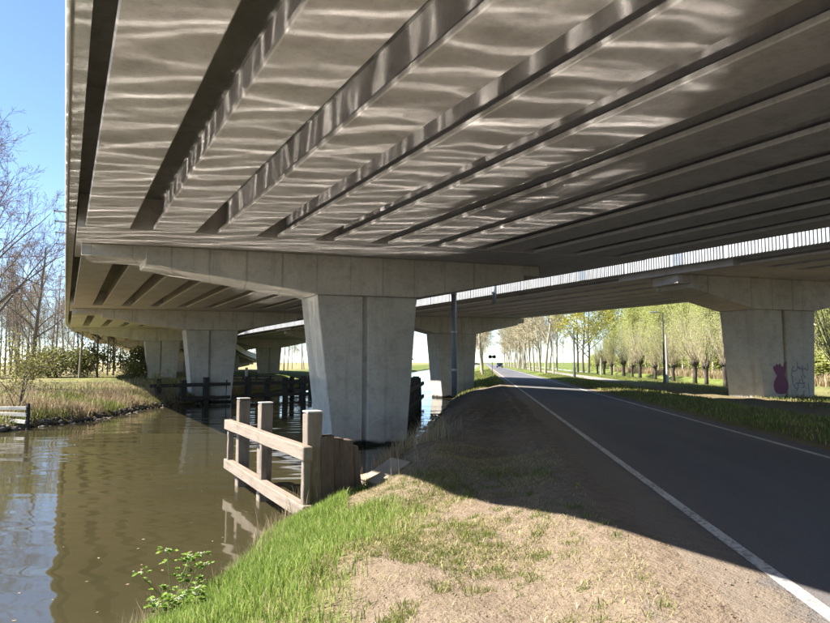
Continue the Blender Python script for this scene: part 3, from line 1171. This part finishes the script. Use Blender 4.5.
def tree_meshes(seed, H, r0, spec, thick_levels=2, minr=.006, leaf=None, leaf_n=0, leaf_s=.1, spreadl=.25):
    rnd = random.Random(seed)
    segs = [[] for _ in spec]
    tips = []
    grow(rnd, Vector((0, 0, -.3)), Vector((0, 0, 1)), H, r0, 0, spec, segs, tips)
    def arr(levs, k):
        s = [x for l in levs for x in segs[l]]
        if not s: return None
        p0 = np.array([x[0][:] for x in s]); p1 = np.array([x[1][:] for x in s])
        a = np.maximum(np.array([x[2] for x in s]), minr); b = np.maximum(np.array([x[3] for x in s]), minr * .7)
        return tubes_np(p0, p1, a, b, k)
    tv, tf = arr(range(0, thick_levels), 6)
    cv, cf = arr(range(thick_levels, len(spec)), 3)
    trunk = mesh_np('trunk', tv, tf, True)
    crown = mesh_np('crown', cv, cf)
    lm = None
    if leaf_n:
        g = np.random.default_rng(seed)
        tp = np.array([t[0][:] for t in tips])
        idx = g.integers(0, len(tp), leaf_n)
        c = tp[idx] + g.normal(0, spreadl, (leaf_n, 3))
        a = g.normal(size=(leaf_n, 3)); a /= np.linalg.norm(a, axis=1, keepdims=True)
        b = np.cross(a, g.normal(size=(leaf_n, 3))); b /= np.linalg.norm(b, axis=1, keepdims=True)
        s = leaf_s * g.uniform(.6, 1.4, leaf_n)[:, None]
        v = np.stack([c - a * s, c - b * s * .55, c + a * s, c + b * s * .55], 1).reshape(-1, 3)
        f = (np.arange(leaf_n) * 4)[:, None] + np.array([[0, 1, 2, 3]])
        lm = mesh_np('leaves', v, f)
    return trunk, crown, lm


def place_tree(name, label, meshes, mats, q, r, rz, sc_=1.0, group=None, z=None, cat='tree'):
    p = rd(q, r, float(hgt(q, r)) if z is None else z)
    root = thing(name, label, cat, p, rz, group)
    root.scale = (sc_, sc_, sc_)
    for nm, me, m in zip(('trunk', 'crown', 'leaves'), meshes, mats):
        if me: obj(nm, me, m, root)
    return root


# (segments, kids, length ratio, radius ratio, spread, up, wobble, lowest kid)
BARE = [(9, 15, .50, .42, .85, .02, .05, .22), (6, 8, .50, .5, .7, .03, .10, .25), (5, 6, .52, .55, .6, .03, .13, .2), (4, 4, .55, .6, .6, .02, .15, .2), (3, 0, 0, 0, 0, .02, .15)]
bare = [tree_meshes(s, 15, .30, BARE, 2, .010) for s in (11, 12, 13)]
SLIM = [(9, 18, .30, .35, .75, .02, .04, .25), (5, 8, .5, .5, .6, .06, .10, .2), (4, 6, .55, .55, .6, .03, .14, .2), (3, 0, 0, 0, 0, .02, .15)]
slim = [tree_meshes(s, 16, .17, SLIM, 1, .013, leaf_n=900, leaf_s=.07, spreadl=.25, leaf=1) for s in (21, 22, 23)]
slimfar = [tree_meshes(s, 16, .20, SLIM, 1, .026, leaf_n=900, leaf_s=.10, spreadl=.3, leaf=1) for s in (24, 25, 26)]
bm_ = (M['bark_wood'], M['twig_brown'], M['leaf_bud'])
# big bare trees on the left, branches against the blue sky
for (q, r, rz, s, m, lb) in ((-35.5, 40.5, .3, 1.12, 0, 'large bare tree with wide twiggy crown nearest the canal meadow'),
                             (-45, 53, 1.7, 1.2, 1, 'large bare tree set back behind the meadow'),
                             (-47, 61, 2.9, .95, 2, 'bare spreading tree behind the budding bush')):
    place_tree('bare_tree', lb, bare[m], (M['bark_grey'], M['twig_red'], None), q, r, rz, s, 'bare trees on the opposite bank')
rnd = random.Random(5)
for i in range(80):
    q, r = rnd.uniform(-88, -40), rnd.uniform(66, 122)
    place_tree('slim_tree', 'slim bare tree in the pale wood behind the opposite meadow', slim[i % 3], bm_, q, r, rnd.random() * 6, rnd.uniform(.7, 1.0), 'slim trees of the wood across the canal')
for i in range(10):
    q, r = -24 - rnd.uniform(0, 26), 125 + i * 5 + rnd.uniform(-4, 4)
    place_tree('slim_tree', 'slim bare tree in the pale wood behind the opposite meadow', slim[(i + 1) % 3], bm_, q, r, rnd.random() * 6, rnd.uniform(.6, .85), 'slim trees of the wood across the canal')

# shrubs
SHR = [(4, 12, .8, .55, .75, .05, .12, .05), (4, 7, .55, .55, .6, .03, .15, .2), (3, 4, .6, .6, .6, .02, .2, .2), (2, 0, 0, 0, 0, .02, .2)]
shr_bud = tree_meshes(31, 2.6, .06, SHR, 1, .006, leaf_n=1300, leaf_s=.06, spreadl=.16, leaf=1)
shr_grn = [tree_meshes(s, 2.6, .06, SHR, 1, .006, leaf_n=4200, leaf_s=.10, spreadl=.42, leaf=1) for s in (33, 34)]
place_tree('budding_bush', 'loose budding bush on the opposite bank near the plank fence', shr_bud, (M['bark_grey'], M['twig_brown'], M['leaf_bud']), -22.6, 28.5, .4, 1.12, cat='bush')
place_tree('budding_bush', 'small budding bush beside the timber fender on the opposite bank', shr_bud, (M['bark_grey'], M['twig_brown'], M['leaf_plant']), -22.4, 42.3, 2.0, .62, cat='bush')
ORD = ('first', 'second', 'third', 'fourth', 'fifth', 'sixth', 'seventh', 'eighth', 'ninth', 'tenth', 'eleventh', 'twelfth', 'thirteenth', 'fourteenth', 'fifteenth', 'sixteenth', 'seventeenth', 'eighteenth')
for i in range(12):
    q, r = -39 - 3.4 * i + rnd.uniform(-2, 2), 72 - 1.0 * i + rnd.uniform(-4, 4)
    o = place_tree('green_bush', ORD[i] + ' green bush from the viaduct at the foot of the pale wood', shr_grn[i % 2], (M['bark_dark'], M['twig_brown'], M['leaf_bush']), q, r, q, 1.0, 'green bushes below the wood', cat='bush')
    k = rnd.uniform(.8, 1.25)
    o.scale = (k * rnd.uniform(1.1, 1.7), k * rnd.uniform(1.1, 1.7), k * rnd.uniform(.7, 1.1))

# poplars with fresh leaves, right of the road
POP = [(10, 34, .20, .30, .55, .0, .02, .06), (5, 6, .45, .5, .5, .10, .08, .15), (3, 4, .5, .55, .5, .05, .14, .2), (2, 0, 0, 0, 0, .02, .15)]
pop = [tree_meshes(s, 19, .17, POP, 1, .012, leaf_n=17000, leaf_s=.095, spreadl=.50, leaf=1) for s in (41, 42, 43)]
pm = (M['bark_pale'], M['twig_pale'], M['leaf_spring'])
rnd = random.Random(9)
for row, (q0, r0, st, n_) in enumerate(((31, 50, 6.0, 18), (35, 46, 6.5, 18), (41, 52, 7, 18), (48, 60, 9, 16))):
    for i in range(n_):
        place_tree('poplar_tree', ORD[i] + ' light green poplar from the viaduct in the ' + ('front', 'second', 'third', 'rear')[row] + ' row beyond the ditch', pop[(i + row) % 3], pm, q0 + rnd.uniform(-1.5, 1.5), r0 + st * i + rnd.uniform(-2, 2), rnd.random() * 6, rnd.uniform(.85, 1.1), 'poplars beyond the ditch')
shr_spr = [tree_meshes(s, 2.6, .06, SHR, 1, .008, leaf_n=4200, leaf_s=.11, spreadl=.45, leaf=1) for s in (36, 37)]
for i in range(18):
    o = place_tree('leafy_bush', ORD[i] + ' pale green bush from the viaduct under the poplars', shr_spr[i % 2], (M['bark_grey'], M['twig_pale'], M['leaf_spring']), 33 + rnd.uniform(-1.5, 2.5), 46 + 8.5 * i + rnd.uniform(-2, 2), i * 1.1, 1.0, 'bushes under the poplars', cat='bush')
    o.scale = (rnd.uniform(1.3, 1.9), rnd.uniform(1.3, 1.9), rnd.uniform(.8, 1.1))
# yellow-green trees
yel = [tree_meshes(s, 12, .2, BARE[:2] + BARE[3:], 2, .012, leaf_n=5200, leaf_s=.12, spreadl=.35, leaf=1) for s in (51, 52)]
for i, (q, r, s) in enumerate(((16.2, 104, 1.15), (18.0, 122, 1.2), (15.2, 93, .9))):
    place_tree('yellow_tree', ('yellow-green leafing tree behind the dark lamp post', 'tall yellow-green leafing tree farther along the cycle path', 'smaller yellow-green tree at the end of the poplar row')[i], yel[i % 2], (M['bark_grey'], M['twig_brown'], M['leaf_yellow']), q, r, i * 2.0, s, None)
# pale bare avenue trees along the road
for i in range(18):
    r = 88 + i * 10
    place_tree('avenue_tree', ORD[i] + ' pale bare avenue tree from the viaduct, right of the road', slimfar[i % 3], (M['bark_pale'], M['twig_pale'], M['leaf_bud']), 8.6 + .2 * (i % 2), r, i * 1.3, .95, 'avenue trees on the right of the road')
for i in range(9):
    r = 92 + i * 18
    place_tree('avenue_tree', ORD[i] + ' bare avenue tree from the viaduct between road and canal', slimfar[(i + 1) % 3], (M['bark_grey'], M['twig_brown'], M['leaf_bud']), .0 - .3 * (i % 2), r, i * 1.9, .9, 'avenue trees on the canal side')
for i in range(14):
    place_tree('avenue_tree', ORD[i] + ' beige bare tree from the viaduct on the far side of the cycle path', slimfar[(i + 2) % 3], (M['bark_pale'], M['twig_pale'], M['leaf_bud']), 13.6 + .5 * (i % 3), 118 + i * 11, i * 1.7, .95, 'bare trees beyond the cycle path')
# far avenue / wood closing the horizon
for i in range(70):
    a = rnd.uniform(-260, 260)
    place_tree('distant_tree', 'bare tree on the far horizon beyond the meadows', slimfar[i % 3], (M['bark_grey'], M['twig_brown'], M['leaf_bud']), a, 330 + rnd.uniform(-40, 120), i, rnd.uniform(.8, 1.2), 'distant trees on the horizon')
for i in range(10):
    q, r = -34 - 9 * rnd.random() - i * 1.0, 150 + i * 14 + rnd.uniform(-5, 5)
    place_tree('distant_tree', 'bare tree on the far horizon beyond the meadows', slimfar[i % 3], (M['bark_grey'], M['twig_brown'], M['leaf_bud']), q, r, i, rnd.uniform(.6, .9), 'distant trees on the horizon')

# pollard willows
def pollard(seed):
    rnd = random.Random(seed)
    mb = MB()
    pts = [Vector((0, 0, -.3)), Vector((.03, .02, .5)), Vector((.05, -.03, 1.1)), Vector((.02, .02, 1.55)), Vector((.0, .0, 1.85)), Vector((0, 0, 2.0))]
    mb.tube(pts, [.22, .18, .17, .22, .27, .12], 9)
    for i in range(7):
        a = i * .9 + rnd.random()
        mb.tube([(0, 0, 1.6), (.22 * math.cos(a), .22 * math.sin(a), 1.78), (.36 * math.cos(a), .36 * math.sin(a), 2.0)], [.14, .15, .08], 6)
    trunk = mb.mesh('trunk', smooth=True)
    p0, p1, r0, r1 = [], [], [], []
    tips = []
    for i in range(95):
        a, e = rnd.random() * 6.28, rnd.uniform(.0, .75)
        d = Vector((math.cos(a) * math.sin(e), math.sin(a) * math.sin(e), math.cos(e)))
        p = Vector((.32 * math.cos(a) * rnd.random(), .32 * math.sin(a) * rnd.random(), 1.75 + .2 * rnd.random()))
        L = rnd.uniform(3.0, 5.6)
        r = rnd.uniform(.012, .022)
        for s in range(5):
            d = (d + Vector((rnd.gauss(0, .05), rnd.gauss(0, .05), .07))).normalized()
            q = p + d * L / 5
            p0.append(p[:]); p1.append(q[:]); r0.append(r * (1 - s * .15)); r1.append(r * (1 - (s + 1) * .15))
            if s > 0: tips.append(q[:])
            p = q
    v, f = tubes_np(p0, p1, r0, r1, 3)
    crown = mesh_np('crown', v, f)
    g = np.random.default_rng(seed)
    n = 1100
    c = np.array(tips)[g.integers(0, len(tips), n)] + g.normal(0, .07, (n, 3))
    a = g.normal(size=(n, 3)); a /= np.linalg.norm(a, axis=1, keepdims=True)
    b = np.cross(a, g.normal(size=(n, 3))); b /= np.linalg.norm(b, axis=1, keepdims=True)
    s = .06 * g.uniform(.6, 1.4, n)[:, None]
    v = np.stack([c - a * s, c - b * s * .5, c + a * s, c + b * s * .5], 1).reshape(-1, 3)
    lm = mesh_np('leaves', v, (np.arange(n) * 4)[:, None] + np.array([[0, 1, 2, 3]]))
    return trunk, crown, lm


pol = [pollard(61), pollard(62)]
for i, r in enumerate((36.3, 41.5, 52, 57, 60.5, 65.5, 69, 74, 79, 84, 90, 96, 103, 110)):
    place_tree('pollard_willow', ORD[i] + ' pollard willow from the graffiti pier in the row along the ditch', pol[i % 2], (M['bark_dark'], M['twig_pale'], M['leaf_spring']), 19.3 + .25 * math.sin(i * 2.1), r, i * 1.7, 1.0 + .12 * math.sin(i * 3.3), 'pollard willows along the ditch')

# ------------------------------------------------------------------ fenders in the shade
dark_fender('dark timber fender of posts and rails in shade before the second pier across the canal', (5.8, 47.3, 0), (17.6, 50.8, 0), 8, .35, (-.02, -1.0), .34)
dark_fender('dark timber fender piles in shade behind the near pier', rd(-4.2, 32.0), rd(-4.6, 45), 10, .5, (.12, -.8), .42)
dark_fender('dark timber fender farther along the canal below the second viaduct', rd(-17.4, 56), rd(-17.0, 70), 6, .2, (-.1, -1.0), .34)
stones('bank_rubble', 'pale broken stones at the water line behind the near pier', lambda r: bank_q(r) + .05, 24, 36, 40, .08, .22, M['slab'])

# ------------------------------------------------------------------ roadside furniture
def lamp_post(q, r, H, label, m, side=-1, arm=.6, rad=.07):
    z = float(hgt(q, r))
    root = thing('lamp_post', label, 'lamp post', rd(q, r, z), -TH)
    mb = MB(); mb.tube([(0, 0, -.3), (0, 0, 1.0), (0, 0, 1.02), (0, 0, H)], [rad * 1.5, rad * 1.5, rad, rad * .7], 10); mb.build('pole', m, root, smooth=False)
    if arm:
        mb = MB(); mb.tube([(0, 0, H - .02), (side * arm * .5, 0, H + .05), (side * arm, 0, H + .06)], .03, 6); mb.build('arm', m, root)
        mb = MB()
        mb.prism_y([(side * arm * .8, H + .02), (side * (arm * .8 + .5), H + .05), (side * (arm * .8 + .5), H + .11), (side * arm * .8, H + .15)], -.1, .1)
        mb.build('lamp_head', M['galv'], root, bevel=.015)
    return root


lamp_post(13.6, 49.0, 5.3, 'tall lamp post with a small head reaching towards the road, before the willows', M['pole_dark'])
lamp_post(14.5, 51.5, 3.9, 'pale slender post close behind the lamp post by the willows', M['pole_light'], arm=0, rad=.09)
lamp_post(9.1, 64.0, 4.9, 'dark plain lamp post beside the cycle path', M['pole_dark'], arm=0, rad=.09)
lamp_post(8.8, 80.0, 5.2, 'pale lamp post beside the cycle path, just before the avenue', M['pole_light'], arm=.3)
lamp_post(14.6, 80.0, 2.2, 'short pale post in the grass in front of the poplars', M['pole_light'], arm=0, rad=.07)

# sign seen from behind
zs_ = float(hgt(.95, 64))
sg = thing('traffic_sign', 'traffic sign with two dark plates on a thin pole beside the road', 'sign', rd(.95, 64, zs_), -TH)
mb = MB(); mb.tube([(0, 0, -.2), (0, 0, 2.55)], .03, 8); mb.build('pole', M['galv'], sg)
for s in (-1, 1):
    mb = MB(); mb.tube([(s * .21, -.04, 2.25), (s * .21, -.06, 2.25)], .19, 18)
    mb.v = [(x, y, z) for x, y, z in mb.v]
    mb.build('sign_plate', M['dark_metal'], sg)

# approaching car
car = thing('car', 'small dark car driving far down the road', 'car', rd(4.9, 185, 0), -TH)
side = [(-2.05, .32), (-2.08, .62), (-1.85, .80), (-1.0, .90), (-.45, 1.36), (.75, 1.42), (1.55, 1.0), (2.05, .92), (2.1, .4), (2.0, .28)]
mb = MB()
mb.poly([(-.86, y, z) for y, z in side] + [(.86, y, z) for y, z in side], [tuple(range(10)), tuple(range(19, 9, -1))] + [(i, i + 10, (i + 1) % 10 + 10, (i + 1) % 10) for i in range(10)])
mb.build('body', M['car_paint'], car, bevel=.06)
mb = MB(); mb.poly([(-.72, -1.01, .95), (.72, -1.01, .95), (.62, -.53, 1.34), (-.62, -.53, 1.34)], [(0, 1, 2, 3)]); mb.build('windscreen', M['glass'], car)
for s in (-1, 1):
    mb = MB(); mb.box(s * .62 - .16, s * .62 + .16, -2.11, -2.05, .58, .72); mb.build('headlight', M['lamp_white'], car)
    for y in (-1.3, 1.3):
        mb = MB(); mb.tube([(s * .88, y, .32), (s * .66, y, .32)], .32, 14); mb.build('wheel', M['tyre'], car)

# plank fence on the opposite bank
p = rd(-20.2, 26.1, -1.3)
pf = thing('plank_fence', 'low fence of three bleached planks on a dark post at the opposite water edge', 'fence', p, R(-48))
for x in (0, -1.9, -3.8):
    square_post(pf, x, 0, -.5, 1.12, .12, M['wood_black'])
for i, z in enumerate((.30, .60, .90)):
    mb = MB(); mb.box(-4.2, -.02 + .02 * i, -.115, -.065, z - .08, z + .08, jit=.015)
    pl = mb.build('plank', M['wood_white'], pf, bevel=.006)
    pl.rotation_euler = (0, R(2.5 - 2 * i), 0)

# low barrier by the meadow path
p = rd(-26, 66, float(hgt(-26, 66)))
br_ = thing('wooden_barrier', 'low dark rail barrier with a pale post beside the far viaduct end', 'fence', p, R(-60))
for x in (-4, -2, 0, 2, 4):
    square_post(br_, x, 0, -.3, .9, .14, M['wood_black'])
for z in (.45, .8):
    mb = MB(); mb.box(-4.6, 4.6, -.12, -.072, z - .07, z + .07, jit=.01); mb.build('rail', M['wood_black'], br_)
square_post(br_, .9, -.4, -.3, 1.7, .22, M['wood_white'], name='pale_post')

# far house beyond the canal
hq = rd(-26, 190, -.4)
hs = thing('house', 'small pale house with a tiled roof far across the canal', 'house', hq, R(-20))
mb = MB(); mb.prism_y([(-4.5, 0), (4.5, 0), (4.5, 3), (0, 6.3), (-4.5, 3)], 0, 10); mb.build('wall', M['house_wall'], hs)
for s in (-1, 1):
    mb = MB(); mb.poly([(s * 5.0, -.3, 2.75), (0, -.3, 6.45), (0, 10.3, 6.45), (s * 5.0, 10.3, 2.75), (s * 5.0, -.3, 2.95), (0, -.3, 6.65), (0, 10.3, 6.65), (s * 5.0, 10.3, 2.95)], [(0, 1, 2, 3), (4, 7, 6, 5), (0, 4, 5, 1), (1, 5, 6, 2), (2, 6, 7, 3), (3, 7, 4, 0)]); mb.build('roof', M['roof'], hs)
for x in (-2.2, 1.2):
    mb = MB(); mb.box(x, x + 1.1, -.03, .05, 1.0, 2.3); mb.build('window', M['glass'], hs)
mb = MB(); mb.box(-.4, .5, -.03, .05, .02, 2.1); mb.build('door', M['roof'], hs)

# ------------------------------------------------------------------ leafy plant at the water edge
def plant(q, r, H, n, seed, label):
    rnd = random.Random(seed)
    z = float(hgt(q, r))
    root = thing('leafy_plant', label, 'plant', rd(q, r, z))
    lv, lf, bv, bf = MB(), None, MB(), None
    st = MB()
    for i in range(n):
        a, e = rnd.random() * 6.28, rnd.uniform(.15, .75)
        if i == 0: a, e = 2.75, .85
        L = H * rnd.uniform(.6, 1.0)
        d = Vector((math.cos(a) * math.sin(e), math.sin(a) * math.sin(e), math.cos(e)))
        p = Vector((rnd.gauss(0, .05), rnd.gauss(0, .05), 0))
        pts = [p]
        for s in range(5):
            d = (d + Vector((rnd.gauss(0, .06), rnd.gauss(0, .06), .06))).normalized()
            p = p + d * L / 5
            pts.append(p)
        st.tube(pts, [.008 - .0009 * k for k in range(6)], 5)
        for s in range(1, 6):
            for rep in range(1 if s < 3 else (2 if s < 5 else 4)):
                c = pts[s]
                aa = rnd.random() * 6.28
                out = Vector((math.cos(aa), math.sin(aa), rnd.uniform(.0, .7))).normalized()
                stalk = c + out * rnd.uniform(.03, .08)
                # lobed leaf: three leaflets
                for t_ in (-.7, 0, .7):
                    dd = Vector((math.cos(aa + t_), math.sin(aa + t_), rnd.uniform(-.3, .5))).normalized()
                    sd = dd.cross(Vector((0, 0, 1))).normalized()
                    ll = rnd.uniform(.045, .085)
                    up = Vector((0, 0, .012))
                    lv.poly([stalk, stalk + dd * ll * .35 + sd * ll * .33 + up, stalk + dd * ll * .75 + sd * ll * .26, stalk + dd * ll, stalk + dd * ll * .75 - sd * ll * .26, stalk + dd * ll * .35 - sd * ll * .33 + up], [(0, 1, 2, 3), (0, 3, 4, 5)])
        # bud head
        for k in range(10):
            c = pts[-1] + Vector((rnd.gauss(0, .016), rnd.gauss(0, .016), rnd.uniform(0, .03)))
            st_ = .007
            bv.box(c.x - st_, c.x + st_, c.y - st_, c.y + st_, c.z - st_, c.z + st_)
    st.build('stem', M['stem_green'], root)
    lv.build('foliage', M['leaf_plant'], root)
    bv.build('buds', M['flower_pale'], root)['kind'] = 'stuff'


plant(-3.45, 6.9, .72, 6, 5, 'leafy green plant with pale buds leaning over the water')
plant(-3.15, 6.3, .42, 7, 8, 'low leafy plant in the grass at the water edge')
